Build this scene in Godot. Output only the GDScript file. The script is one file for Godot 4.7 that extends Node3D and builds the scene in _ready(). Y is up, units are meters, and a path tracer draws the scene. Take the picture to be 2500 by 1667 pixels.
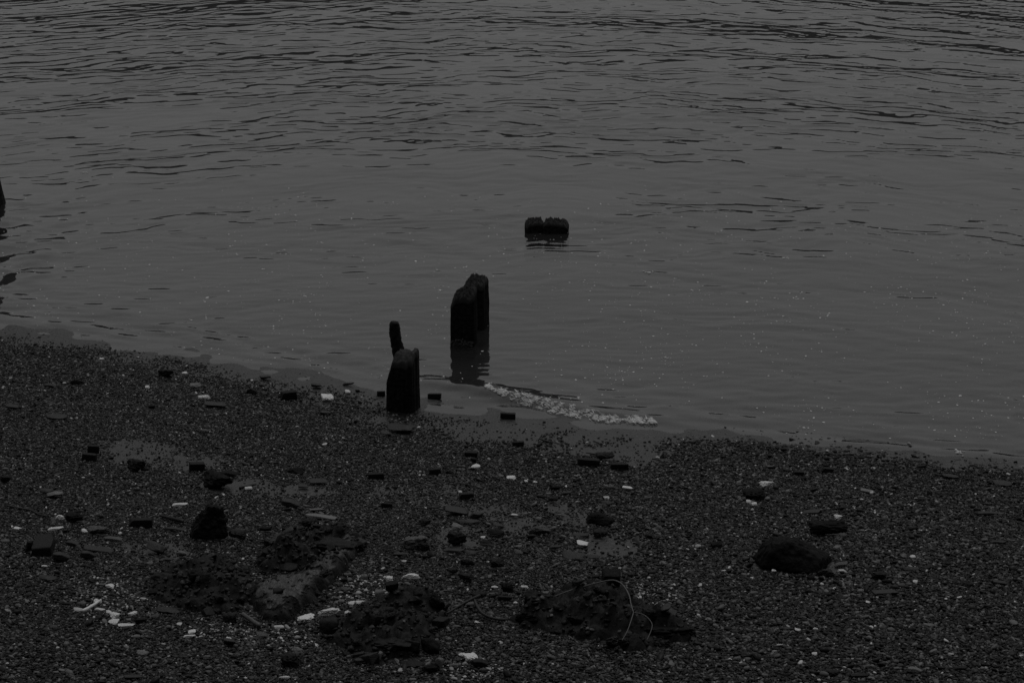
extends Node3D
# A river foreshore at low tide under a dull sky: timber stumps standing in the shallows, gravel, bricks and rubble.

const EYE := Vector3(0.0, 7.6, 0.0)
const PITCH := -16.0
const FOV := 16.0
const FOCAL := 833.5 / 0.140541   # photograph pixels
const GREY_SPEC := 0.2

var rng := RandomNumberGenerator.new()
var noise_a := FastNoiseLite.new()
var noise_b := FastNoiseLite.new()
var noise_c := FastNoiseLite.new()
var shore_x := PackedFloat32Array()
var shore_z := PackedFloat32Array()
var covered := {}
var mats := {}
var shapes := {}
var used_names := {}

func _ready() -> void:
	noise_a.seed = 11; noise_a.noise_type = FastNoiseLite.TYPE_SIMPLEX_SMOOTH; noise_a.frequency = 1.0; noise_a.fractal_type = FastNoiseLite.FRACTAL_NONE
	noise_b.seed = 27; noise_b.noise_type = FastNoiseLite.TYPE_SIMPLEX_SMOOTH; noise_b.frequency = 1.0; noise_b.fractal_octaves = 3
	noise_c.seed = 63; noise_c.noise_type = FastNoiseLite.TYPE_SIMPLEX_SMOOTH; noise_c.frequency = 1.0; noise_c.fractal_type = FastNoiseLite.FRACTAL_NONE
	camera_and_light()
	make_materials()
	find_shoreline()
	build_ground()
	build_river()
	build_banks()
	build_posts()
	build_mounds()
	build_loose_things()
	build_twigs()
	build_wave()
	build_gravel()

# ------------------------------------------------------------------ camera and light
func camera_and_light() -> void:
	var cam := Camera3D.new()
	cam.name = "camera"
	cam.position = EYE
	cam.rotation_degrees = Vector3(PITCH, 0, 0)
	cam.fov = FOV
	cam.near = 0.1
	cam.far = 1500.0
	add_child(cam)
	cam.current = true
	var env := Environment.new()
	var sky := Sky.new()
	var sm := ProceduralSkyMaterial.new()
	sm.sky_top_color = lin(1.1)
	sm.sky_horizon_color = lin(0.39)
	sm.sky_curve = 0.55
	sm.ground_bottom_color = lin(0.05)
	sm.ground_horizon_color = lin(0.2)
	sky.sky_material = sm
	env.background_mode = Environment.BG_SKY
	env.sky = sky
	env.tonemap_mode = Environment.TONE_MAPPER_LINEAR
	env.tonemap_exposure = 0.5
	env.sdfgi_enabled = true
	env.ssao_enabled = true
	env.ssil_enabled = true
	var we := WorldEnvironment.new()
	we.name = "environment"
	we.environment = env
	add_child(we)
	var sun := DirectionalLight3D.new()
	sun.name = "veiled_sun"
	sun.light_energy = 0.45
	sun.light_angular_distance = 25.0
	sun.light_color = Color(1, 1, 1)
	sun.shadow_enabled = true
	sun.sky_mode = DirectionalLight3D.SKY_MODE_LIGHT_ONLY
	sun.rotation_degrees = Vector3(-66, 165, 0)
	add_child(sun)

func lin(v: float) -> Color:
	return Color(v, v, v).linear_to_srgb()

# ------------------------------------------------------------------ from the photograph to the ground
func ray(u: float, v: float) -> Vector3:
	var d := Vector3((u - 1250.0) / FOCAL, -(v - 833.5) / FOCAL, -1.0)
	return d.rotated(Vector3.RIGHT, deg_to_rad(PITCH))

func on_level(u: float, v: float, level: float) -> Vector3:
	var d := ray(u, v)
	return EYE + d * ((level - EYE.y) / d.y)

func on_ground(u: float, v: float, above := 0.0) -> Vector3:
	var p := on_level(u, v, above)
	for i in 7:
		p = on_level(u, v, ground(p.x, p.z) + above)
	return p

func pixel_of(p: Vector3) -> Vector2:
	var q := (p - EYE).rotated(Vector3.RIGHT, -deg_to_rad(PITCH))
	return Vector2(1250.0 - q.x / q.z * FOCAL, 833.5 + q.y / q.z * FOCAL)

func pixel_size(p: Vector3) -> float:
	return (p - EYE).length() / FOCAL

func sink(p: Vector3) -> float:
	return (EYE.y - p.y) / (p - EYE).length()

func find_shoreline() -> void:
	for s in [[-900, 690], [-300, 762], [0, 806], [200, 832], [400, 858], [540, 884], [620, 905], [760, 926], [880, 952], [1000, 985], [1120, 1003], [1250, 1010], [1400, 1032], [1600, 1050], [1800, 1066], [2000, 1088], [2200, 1110], [2400, 1128], [2500, 1140], [2900, 1175], [3600, 1230]]:
		var p := on_level(s[0], s[1], 0.0)
		shore_x.append(p.x)
		shore_z.append(p.z)

func shore(x: float) -> float:
	var n := shore_x.size()
	if x <= shore_x[0]:
		return shore_z[0] + (x - shore_x[0]) * 0.15
	for i in range(1, n):
		if x < shore_x[i]:
			var t := (x - shore_x[i - 1]) / (shore_x[i] - shore_x[i - 1])
			return lerpf(shore_z[i - 1], shore_z[i], t * t * (3.0 - 2.0 * t) * 0.5 + t * 0.5)
	return shore_z[n - 1] + (x - shore_x[n - 1]) * 0.15

func ground(x: float, z: float) -> float:
	var d := z - shore(x)
	var h := 0.0
	if d > 0.0:
		h = 0.03 * d + 0.022 * d * d / (d + 1.2)
	else:
		h = maxf(-2.5, 0.012 * d - 0.075 * d * d / (1.6 - d))
	h += 0.014 * noise_b.get_noise_2d(x * 0.55, z * 0.55) + 0.006 * noise_a.get_noise_2d(x * 2.3 + 40.0, z * 1.7)
	return h

# ------------------------------------------------------------------ materials
func noise_texture(freq: float, octaves: int, a: float, b: float, number: int, normal := false) -> NoiseTexture2D:
	var n := FastNoiseLite.new()
	n.seed = number
	n.noise_type = FastNoiseLite.TYPE_SIMPLEX_SMOOTH
	n.frequency = freq
	n.fractal_octaves = octaves
	var t := NoiseTexture2D.new()
	t.width = 512
	t.height = 512
	t.seamless = true
	t.noise = n
	if normal:
		t.as_normal_map = true
		t.bump_strength = a
	else:
		var g := Gradient.new()
		g.set_color(0, Color(a, a, a))
		g.set_color(1, Color(b, b, b))
		t.color_ramp = g
	return t

func matter(name_: String, albedo: float, rough: float, spec: float, tex: Texture2D = null, scale_ := 1.0, bump: Texture2D = null, bump_cm := 0.5, world := true) -> StandardMaterial3D:
	var m := StandardMaterial3D.new()
	m.resource_name = name_
	m.albedo_color = lin(albedo)
	m.roughness = rough
	m.metallic_specular = spec
	if tex or bump:
		m.uv1_triplanar = true
		m.uv1_world_triplanar = world
		m.uv1_scale = Vector3.ONE * scale_
	if tex:
		m.albedo_texture = tex
	if bump:
		m.heightmap_enabled = true
		m.heightmap_texture = bump
		m.heightmap_scale = bump_cm
	mats[name_] = m
	return m

func make_materials() -> void:
	var mottle := noise_texture(0.012, 5, 0.62, 1.0, 3)
	var grain := noise_texture(0.05, 4, 0.0, 1.0, 8)
	var lumps := noise_texture(0.02, 5, 0.0, 1.0, 15)
	var pits := noise_texture(0.03, 5, 0.55, 1.0, 21)
	var chalky := noise_texture(0.02, 5, 0.72, 1.0, 22)
	matter("mud", 0.016, 0.42, 0.36, mottle, 0.7, grain, 1.0)
	matter("dark_mud", 0.007, 0.65, 0.24, mottle, 1.3, lumps, 1.5)
	matter("smooth_mud", 0.017, 0.5, 0.38, mottle, 1.1, grain, 1.0)
	matter("wet_timber", 0.012, 0.75, 0.22, noise_texture(0.02, 5, 0.3, 1.0, 30), 1.6, lumps, 1.2)
	matter("worn_wood", 0.03, 0.75, 0.25, pits, 6.0)
	matter("chalk", 0.66, 0.75, 0.35, chalky, 1.3, lumps, 0.5, false)
	matter("pale_stone", 0.15, 0.6, 0.4, pits, 1.3, lumps, 0.5, false)
	matter("grey_stone", 0.05, 0.5, 0.4, pits, 1.3, lumps, 0.5, false)
	matter("dark_stone", 0.0085, 0.65, 0.24, pits, 2.2, lumps, 0.8)
	matter("slate", 0.013, 0.55, 0.3, pits, 2.5, grain, 0.3)
	matter("black_stone", 0.005, 0.7, 0.2, pits, 2.2, lumps, 1.2)
	matter("old_brick", 0.007, 0.68, 0.25, pits, 5.0, lumps, 0.4)
	matter("foam", 0.58, 0.6, 0.35)
	matter("scum", 0.42, 0.6, 0.35)
	matter("weed", 0.014, 0.45, 0.4)
	matter("twig_bark", 0.11, 0.6, 0.35, pits, 6.0)
	matter("root_bark", 0.014, 0.6, 0.35, pits, 6.0)
	matter("bank_brick", 0.055, 0.85, 0.3, pits, 0.3)
	matter("roof_slate", 0.04, 0.7, 0.3, pits, 0.3)
	matter("window_glass", 0.02, 0.08, 0.5)
	matter("wall_granite", 0.09, 0.8, 0.3, pits, 0.5)
	var p := StandardMaterial3D.new()
	p.resource_name = "pebble"
	p.albedo_color = Color.WHITE
	p.vertex_color_use_as_albedo = true
	p.roughness = 0.46
	p.metallic_specular = GREY_SPEC
	mats["pebble"] = p
	var w := StandardMaterial3D.new()
	w.resource_name = "turbid_water"
	w.transparency = BaseMaterial3D.TRANSPARENCY_ALPHA
	var wc := lin(0.016)
	wc.a = 0.6
	w.albedo_color = wc
	w.roughness = 0.03
	w.metallic_specular = 0.4
	mats["water"] = w

# ------------------------------------------------------------------ naming and adding
func numbered(called: String) -> String:
	if not used_names.has(called):
		used_names[called] = 0
		return called
	used_names[called] += 1
	return "%s_%03d" % [called, used_names[called]]

func tag(o: Node3D, label: String, category: String, group := "", kind := "") -> void:
	if label:
		o.set_meta("label", label)
	if category:
		o.set_meta("category", category)
	if group:
		o.set_meta("group", group)
	if kind:
		o.set_meta("kind", kind)

func put(called: String, mesh: Mesh, m: Material, parent: Node = null) -> MeshInstance3D:
	var o := MeshInstance3D.new()
	o.name = called if parent else numbered(called)
	o.mesh = mesh
	o.material_override = m
	(parent if parent else self).add_child(o, true)
	return o

func base(called: String, at: Vector3) -> Node3D:
	var o := Node3D.new()
	o.name = numbered(called)
	o.position = at
	add_child(o)
	return o

# ------------------------------------------------------------------ shapes
func commit(verts: PackedVector3Array, index: PackedInt32Array, normals := PackedVector3Array()) -> ArrayMesh:
	if normals.is_empty():
		normals.resize(verts.size())
		for i in range(0, index.size(), 3):
			var a := verts[index[i]]
			var n := (verts[index[i + 2]] - a).cross(verts[index[i + 1]] - a)
			for k in 3:
				normals[index[i + k]] += n
		for i in normals.size():
			normals[i] = normals[i].normalized()
	var arr := []
	arr.resize(Mesh.ARRAY_MAX)
	arr[Mesh.ARRAY_VERTEX] = verts
	arr[Mesh.ARRAY_NORMAL] = normals
	arr[Mesh.ARRAY_INDEX] = index
	var m := ArrayMesh.new()
	m.add_surface_from_arrays(Mesh.PRIMITIVE_TRIANGLES, arr)
	return m

func ball(level: int) -> Array:
	var t := (1.0 + sqrt(5.0)) / 2.0
	var v := PackedVector3Array([Vector3(-1, t, 0), Vector3(1, t, 0), Vector3(-1, -t, 0), Vector3(1, -t, 0), Vector3(0, -1, t), Vector3(0, 1, t), Vector3(0, -1, -t), Vector3(0, 1, -t), Vector3(t, 0, -1), Vector3(t, 0, 1), Vector3(-t, 0, -1), Vector3(-t, 0, 1)])
	for i in 12:
		v[i] = v[i].normalized()
	var f := PackedInt32Array([0, 5, 11, 0, 1, 5, 0, 7, 1, 0, 10, 7, 0, 11, 10, 1, 9, 5, 5, 4, 11, 11, 2, 10, 10, 6, 7, 7, 8, 1, 3, 4, 9, 3, 2, 4, 3, 6, 2, 3, 8, 6, 3, 9, 8, 4, 5, 9, 2, 11, 4, 6, 10, 2, 8, 7, 6, 9, 1, 8])
	for l in level:
		var mid := {}
		var g := PackedInt32Array()
		for i in range(0, f.size(), 3):
			var m := [0, 0, 0]
			for k in 3:
				var a := f[i + k]
				var b := f[i + (k + 1) % 3]
				var key := mini(a, b) * 100000 + maxi(a, b)
				if not mid.has(key):
					mid[key] = v.size()
					v.append(((v[a] + v[b]) * 0.5).normalized())
				m[k] = mid[key]
			g.append_array(PackedInt32Array([f[i], m[0], m[2], f[i + 1], m[1], m[0], f[i + 2], m[2], m[1], m[0], m[1], m[2]]))
		f = g
	return [v, f]

# A stone: cut by random planes, rounded by a soft minimum, roughened by noise; fills the unit cube.
func stone_mesh(number: int, planes: int, sharp: float, rough: float, freq: float, level: int, flat := 1.0) -> ArrayMesh:
	var r := RandomNumberGenerator.new()
	r.seed = 1000 + number * 77
	var ns: Array[Vector3] = []
	var ds := PackedFloat32Array()
	for i in planes:
		var n := Vector3(r.randfn(), r.randfn() * 0.9, r.randfn()).normalized()
		ns.append(n)
		ds.append(r.randf_range(0.62, 1.0))
	for n in [Vector3(0, 1, 0.08), Vector3(0, -1, 0), Vector3(1, 0.1, 0), Vector3(-1, 0, 0.1), Vector3(0, 0.1, 1), Vector3(0, 0, -1)]:
		ns.append(n.normalized())
		ds.append(1.0)
	var b := ball(level)
	var v: PackedVector3Array = b[0]
	var lo := Vector3.ONE * 9.0
	var hi := Vector3.ONE * -9.0
	for i in v.size():
		var d := v[i]
		var s := 0.0
		for k in ns.size():
			var c := d.dot(ns[k])
			if c > 0.05:
				s += exp(-sharp * ds[k] / c)
		var q := d * (-log(s) / sharp)
		var o := float(number) * 7.3
		q += d * rough * (noise_c.get_noise_3d(q.x * freq + o, q.y * freq, q.z * freq) + 0.5 * noise_c.get_noise_3d(q.x * freq * 2.7, q.y * freq * 2.7 + o, q.z * freq * 2.7))
		q.y *= flat
		v[i] = q
		lo = lo.min(q)
		hi = hi.max(q)
	for i in v.size():
		v[i] = (v[i] - (lo + hi) * 0.5) / (hi - lo)
	return commit(v, b[1])

# Stones of which the photograph shows the outline: a peak with one sloping flank, and a low dome.
func cut_mesh(number: int, cuts: Array, sharp: float, rough: float, freq: float) -> ArrayMesh:
	var b := ball(4)
	var v: PackedVector3Array = b[0]
	var lo := Vector3.ONE * 9.0
	var hi := Vector3.ONE * -9.0
	for i in v.size():
		var d := v[i]
		var s := 0.0
		for c in cuts:
			var k := d.dot(Vector3(c[0], c[1], c[2]).normalized())
			if k > 0.05:
				s += exp(-sharp * float(c[3]) / k)
		var q := d * (-log(s) / sharp)
		var o := number * 7.3
		q += d * rough * (noise_c.get_noise_3d(q.x * freq + o, q.y * freq, q.z * freq) + 0.55 * noise_c.get_noise_3d(q.x * freq * 2.6, q.y * freq * 2.6 + o, q.z * freq * 2.6) + 0.3 * noise_c.get_noise_3d(q.x * freq * 6.0, q.y * freq * 6.0 + o, q.z * freq * 6.0))
		v[i] = q
		lo = lo.min(q)
		hi = hi.max(q)
	for i in v.size():
		v[i] = (v[i] - (lo + hi) * 0.5) / (hi - lo)
	return commit(v, b[1])

func brick_mesh(number: int) -> ArrayMesh:
	var r := RandomNumberGenerator.new()
	r.seed = 400 + number
	var v := PackedVector3Array()
	var f := PackedInt32Array()
	var n := 9
	var size := Vector3(1.0, 0.34, 0.48)
	var cuts := []
	for i in 3:
		var c := Vector3(signf(r.randf() - 0.5), signf(r.randf() - 0.4), signf(r.randf() - 0.5))
		var nn := (c * Vector3(r.randf_range(0.3, 1), r.randf_range(0.3, 1), r.randf_range(0.3, 1))).normalized()
		cuts.append([nn, nn.dot(c * size * 0.5) - r.randf_range(0.06, 0.2)])
	for side in 6:
		var ax := side % 3
		var sg := 1.0 if side < 3 else -1.0
		var start := v.size()
		for i in n + 1:
			for j in n + 1:
				var a := smooth_edge(float(i) / n) - 0.5
				var c := smooth_edge(float(j) / n) - 0.5
				var p := Vector3.ZERO
				p[ax] = 0.5 * sg
				p[(ax + 1) % 3] = a
				p[(ax + 2) % 3] = c
				p *= size
				var half := size * 0.5
				var core := p.clamp(-half + Vector3.ONE * 0.05, half - Vector3.ONE * 0.05)
				p = core + (p - core).normalized() * 0.05
				for cut in cuts:
					var over: float = p.dot(cut[0]) - cut[1]
					if over > 0.0:
						p -= cut[0] * over
				p *= 1.0 + 0.03 * noise_c.get_noise_3d(p.x * 5.0 + number * 3.0, p.y * 5.0, p.z * 5.0)
				v.append(p / size)
		for i in n:
			for j in n:
				var q := start + i * (n + 1) + j
				if sg < 0:
					f.append_array(PackedInt32Array([q, q + n + 1, q + 1, q + 1, q + n + 1, q + n + 2]))
				else:
					f.append_array(PackedInt32Array([q, q + 1, q + n + 1, q + 1, q + n + 2, q + n + 1]))
	return commit(v, f)

func smooth_edge(t: float) -> float:
	return clampf(0.5 + 0.5 * signf(t - 0.5) * (1.0 - pow(1.0 - absf(t * 2.0 - 1.0), 1.8)), 0.0, 1.0)

func shape(kind: String, number: int) -> ArrayMesh:
	var key := "%s%d" % [kind, number]
	if not shapes.has(key):
		match kind:
			"brick": shapes[key] = brick_mesh(number)
			"rock": shapes[key] = stone_mesh(number, 11, 9.0, 0.13, 2.3, 4)
			"boulder": shapes[key] = stone_mesh(number + 30, 7, 6.0, 0.12, 1.9, 4)
			"lump": shapes[key] = stone_mesh(number + 60, 6, 5.0, 0.24, 2.6, 3)
			"slab": shapes[key] = stone_mesh(number + 90, 9, 14.0, 0.05, 2.4, 3)
			"cobble": shapes[key] = stone_mesh(number + 120, 5, 4.0, 0.05, 1.4, 3)
			"spire": shapes[key] = cut_mesh(3, [[-0.86, 0.51, 0.1, 0.48], [1, 0.08, 0, 0.92], [0.1, 0.3, 0.95, 0.75], [0, 0.5, -0.85, 0.7], [0, -1, 0, 0.9], [-1, 0, 0, 1.0], [0, 0, 1, 0.85], [0.12, 1, 0, 0.98], [0.6, 0.1, 0.8, 0.8]], 12.0, 0.17, 2.2)
			"dome": shapes[key] = cut_mesh(5 + number, [[0.5, 0.86, 0.05, 0.62], [-0.42, 0.9, 0.1, 0.78], [0, 0.6, 0.8, 0.75], [0.05, 1, 0, 0.8], [-0.95, 0.3, 0.1, 0.95], [0, -1, 0, 0.5], [0, 0.4, -0.9, 0.8], [0.95, 0.1, 0.3, 1.1], [-0.5, 0.1, 0.86, 0.9]], 9.0, 0.06, 2.6)
			"pebble": shapes[key] = stone_mesh(number + 150, 6, 6.0, 0.1, 1.7, 1)
	return shapes[key]

func tube(points: Array, radii: Array, sides := 7, wobble := 0.12) -> ArrayMesh:
	var c := Curve3D.new()
	for p in points:
		c.add_point(p)
	var n := points.size()
	for i in n:
		var t: Vector3 = (points[mini(i + 1, n - 1)] - points[maxi(i - 1, 0)]) * 0.18
		c.set_point_in(i, -t)
		c.set_point_out(i, t)
	var steps := n * 6
	var v := PackedVector3Array()
	var f := PackedInt32Array()
	for k in steps + 1:
		var s := float(k) / steps * (n - 1)
		var i := mini(int(s), n - 2)
		var at := c.sample(i, s - i)
		var ahead := (c.sample(i, minf(s - i + 0.05, 1.0)) - c.sample(i, maxf(s - i - 0.05, 0.0))).normalized()
		var side := ahead.cross(Vector3.UP if absf(ahead.y) < 0.9 else Vector3.RIGHT).normalized()
		var up := side.cross(ahead)
		var rad := lerpf(radii[i], radii[i + 1], s - i)
		if k == 0 or k == steps:
			rad *= 0.45
		for j in sides:
			var a := TAU * j / sides
			var rr := rad * (1.0 + wobble * noise_c.get_noise_3d(at.x * 25.0 + j, at.y * 25.0, at.z * 25.0))
			v.append(at + (side * cos(a) + up * sin(a)) * rr)
	for k in steps:
		for j in sides:
			var a := k * sides + j
			var b := k * sides + (j + 1) % sides
			f.append_array(PackedInt32Array([a, b, a + sides, b, b + sides, a + sides]))
	for e in 2:
		var centre := v.size()
		var row := 0 if e == 0 else steps * sides
		var mid := Vector3.ZERO
		for j in sides:
			mid += v[row + j] / sides
		v.append(mid)
		for j in sides:
			var a := row + j
			var b := row + (j + 1) % sides
			f.append_array(PackedInt32Array([centre, b, a] if e == 0 else [centre, a, b]))
	return commit(v, f)

func cover(p: Vector3, r: float) -> void:
	var lo := Vector2i(floori((p.x - r) / 0.2), floori((p.z - r) / 0.2))
	var hi := Vector2i(floori((p.x + r) / 0.2), floori((p.z + r) / 0.2))
	for i in range(lo.x, hi.x + 1):
		for j in range(lo.y, hi.y + 1):
			var key := Vector2i(i, j)
			if not covered.has(key):
				covered[key] = []
			covered[key].append(Vector3(p.x, p.z, r))

func is_covered(x: float, z: float) -> bool:
	var key := Vector2i(floori(x / 0.2), floori(z / 0.2))
	if covered.has(key):
		for c: Vector3 in covered[key]:
			if (x - c.x) * (x - c.x) + (z - c.y) * (z - c.y) < c.z * c.z:
				return true
	return false

# ------------------------------------------------------------------ ground and river
func sheet(xs: PackedFloat32Array, zs: PackedFloat32Array, height: Callable, keep = null) -> ArrayMesh:
	var nx := xs.size()
	var nz := zs.size()
	var v := PackedVector3Array()
	v.resize(nx * nz)
	for j in nz:
		for i in nx:
			v[j * nx + i] = Vector3(xs[i], height.call(xs[i], zs[j]), zs[j])
	var nrm := PackedVector3Array()
	nrm.resize(nx * nz)
	for j in nz:
		for i in nx:
			var l := v[j * nx + maxi(i - 1, 0)]
			var r := v[j * nx + mini(i + 1, nx - 1)]
			var a := v[maxi(j - 1, 0) * nx + i]
			var b := v[mini(j + 1, nz - 1) * nx + i]
			nrm[j * nx + i] = (b - a).cross(r - l).normalized()
	var f := PackedInt32Array()
	for j in nz - 1:
		for i in nx - 1:
			if keep != null and not keep.call(xs[i], zs[j]):
				continue
			var a := j * nx + i
			f.append(a); f.append(a + 1); f.append(a + nx)
			f.append(a + 1); f.append(a + nx + 1); f.append(a + nx)
	return commit(v, f, nrm)

func span(cuts: Array) -> PackedFloat32Array:   # [start, [end, step], ...]
	var out := PackedFloat32Array([cuts[0]])
	for c in cuts.slice(1):
		var from := out[out.size() - 1]
		var n := maxi(1, int(round(absf(c[0] - from) / c[1])))
		for i in n:
			out.append(lerpf(from, c[0], float(i + 1) / n))
	return out

func build_ground() -> void:
	var xs := span([-160.0, [-40.0, 20.0], [-8.5, 1.5], [8.5, 0.06], [40.0, 1.5], [160.0, 20.0]])
	var zs := span([-238.0, [-60.0, 20.0], [-30.0, 1.0], [-15.0, 0.06], [2.0, 0.6]])
	var o := put("foreshore", sheet(xs, zs, ground), mats["mud"])
	tag(o, "wet dark mud of the sloping river foreshore", "", "", "structure")

var crest := PackedVector3Array()

func ripple(x: float, z: float) -> float:
	var d := shore(x) - z                      # metres out from the water's edge
	if d < -1.2:
		return 0.0
	var gust := 0.5 + 0.9 * noise_b.get_noise_2d(x * 0.10 + 9.0, z * 0.16) + 0.45 * noise_a.get_noise_2d(x * 0.35, z * 0.6 + 33.0)
	var out := clampf((d - 0.3) / 9.0, 0.0, 1.0)
	gust += -0.1 + 0.95 * exp(-pow((x - 0.8) / 3.2, 2.0) - pow((z + 39.0) / 1.3, 2.0)) - 0.3 * exp(-pow((z + 35.0) / 2.2, 2.0))
	gust = clampf(gust + 0.35 * (out - 0.6), 0.0, 1.4)
	var wx := x + 0.3 * noise_a.get_noise_2d(x * 0.4 + 70.0, z * 0.4)
	var wz := z - 0.03 * x * x + 0.3 * noise_a.get_noise_2d(x * 0.5, z * 0.5 + 80.0) + 0.05 * noise_c.get_noise_2d(x * 2.6, z * 2.0)
	var live := (0.50 + 0.66 * gust) * (0.5 + 0.5 * out)
	var h := 0.030 * noise_c.get_noise_2d(x * 0.10, wz * 0.25) * out
	h += live * 0.0086 * noise_a.get_noise_2d(wx * 0.68, wz * 1.35)
	h += live * 0.0060 * noise_c.get_noise_2d(wx * 1.5 + 5.0, wz * 2.9)
	h += live * 0.0024 * noise_a.get_noise_2d(wx * 3.2 + 15.0, wz * 5.8)
	h += 0.0036 * noise_a.get_noise_2d(x * 2.0, z * 5.0) * (1.0 - out) * clampf((d - 0.2) * 1.5, 0.0, 1.0)
	if d > 0.0 and d < 4.0:      # small waves lapping on the shore
		var lap := exp(-d * d / 2.2) * clampf(d * 3.0, 0.0, 1.0)
		h += lap * (0.017 * noise_c.get_noise_2d(x * 0.5 + 3.0, d * 1.9 + 0.4 * noise_a.get_noise_2d(x * 0.8, z * 0.8)) + 0.004 * noise_a.get_noise_2d(x * 1.8, d * 5.5))
	var left := clampf((-5.3 - x) / 1.0, 0.0, 1.0) * clampf(1.0 - absf(d - 2.5) / 5.0, 0.0, 1.0)
	h += left * (0.040 * noise_a.get_noise_2d(x * 1.2, z * 0.9) + 0.011 * noise_c.get_noise_2d(x * 3.4, z * 2.6))
	if crest.size() and x > -1.9 and x < 2.2 and d < 1.6:
		h += surge(x, z)
	return h

func surge(x: float, z: float) -> float:
	var best := 9.0
	var along := 0.0
	for i in crest.size() - 1:
		var a := crest[i]
		var b := crest[i + 1]
		if x >= a.x and x <= b.x:
			var t := (x - a.x) / (b.x - a.x)
			best = z - lerpf(a.z, b.z, t)       # positive: on the beach side
			along = (i + t) / (crest.size() - 1)
	if best > 1.0:
		return 0.0
	var swell := sin(PI * clampf(along, 0.0, 1.0))
	var width := 0.34 if best < 0.0 else 0.13
	return 0.05 * swell * exp(-best * best / (width * width))

func build_river() -> void:
	for s in [[880, 912], [960, 922], [1060, 934], [1150, 948], [1250, 968], [1350, 985], [1450, 1000], [1560, 1012], [1680, 1020]]:
		crest.append(on_level(s[0], s[1], 0.03))
	var xs := span([-15.0, [-8.0, 0.14], [8.0, 0.07], [15.0, 0.14]])
	var zs := span([-62.0, [-45.0, 0.05], [-34.0, 0.035], [-21.0, 0.03]])
	var keep := func(x: float, z: float) -> bool: return z < shore(x) + 1.3
	var near := sheet(xs, zs, ripple, keep)
	var o := put("river", near, mats["water"])
	tag(o, "grey rippled river water reflecting a dull sky", "", "", "structure")
	var calm := func(_x: float, _z: float) -> float: return 0.0
	var wide := put("reach", sheet(span([-160.0, [160.0, 40.0]]), span([-222.0, [-62.0, 40.0]]), calm), mats["water"], o)
	wide.set_meta("label", "open river beyond the near ripples")
	for side in [-1.0, 1.0]:
		var a: float = minf(side * 15.0, side * 160.0)
		var b: float = maxf(side * 15.0, side * 160.0)
		put("reach", sheet(span([a, [b, 3.0]]), span([-62.0, [-14.0, 3.0]]), calm), mats["water"], o)

# ------------------------------------------------------------------ what the water mirrors and what shades the shore
func box(parent: Node, called: String, size: Vector3, at: Vector3, m: Material) -> MeshInstance3D:
	var b := BoxMesh.new()
	b.size = size
	var o := put(called, b, m, parent)
	o.position = at
	return o

func warehouse(called: String, at: Vector3, size: Vector3, facing: float, label: String, bays: int, floors: int) -> void:
	var t := base(called, at)
	t.rotation.y = facing
	tag(t, label, "building", "riverside warehouses")
	box(t, "wall", size, Vector3(0, size.y * 0.5, -size.z * 0.5), mats["bank_brick"])
	var st := SurfaceTool.new()
	st.begin(Mesh.PRIMITIVE_TRIANGLES)
	var w := size.x * 0.5 + 0.3
	var d := size.z + 0.3
	var top := size.y + 0.01
	var ridge := top + 1.8
	var pts := [Vector3(-w, top, 0.3), Vector3(w, top, 0.3), Vector3(w, top, -d), Vector3(-w, top, -d), Vector3(-w, ridge, -d * 0.5), Vector3(w, ridge, -d * 0.5)]
	for q in [[0, 4, 5], [0, 5, 1], [2, 5, 4], [2, 4, 3], [0, 3, 4], [1, 5, 2], [0, 1, 2], [0, 2, 3]]:
		for k in q:
			st.add_vertex(pts[k])
	st.generate_normals()
	put("roof", st.commit(), mats["roof_slate"], t)
	for i in bays:
		for j in floors:
			var wx := -size.x * 0.5 + size.x * (i + 0.5) / bays
			var wy := size.y * (j + 0.55) / floors
			var win := box(t, "window", Vector3(1.2, 1.8, 0.1), Vector3(wx, wy, 0.02), mats["window_glass"])
			box(win, "sill", Vector3(1.5, 0.15, 0.24), Vector3(0, -0.98, 0.05), mats["wall_granite"])

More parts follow.
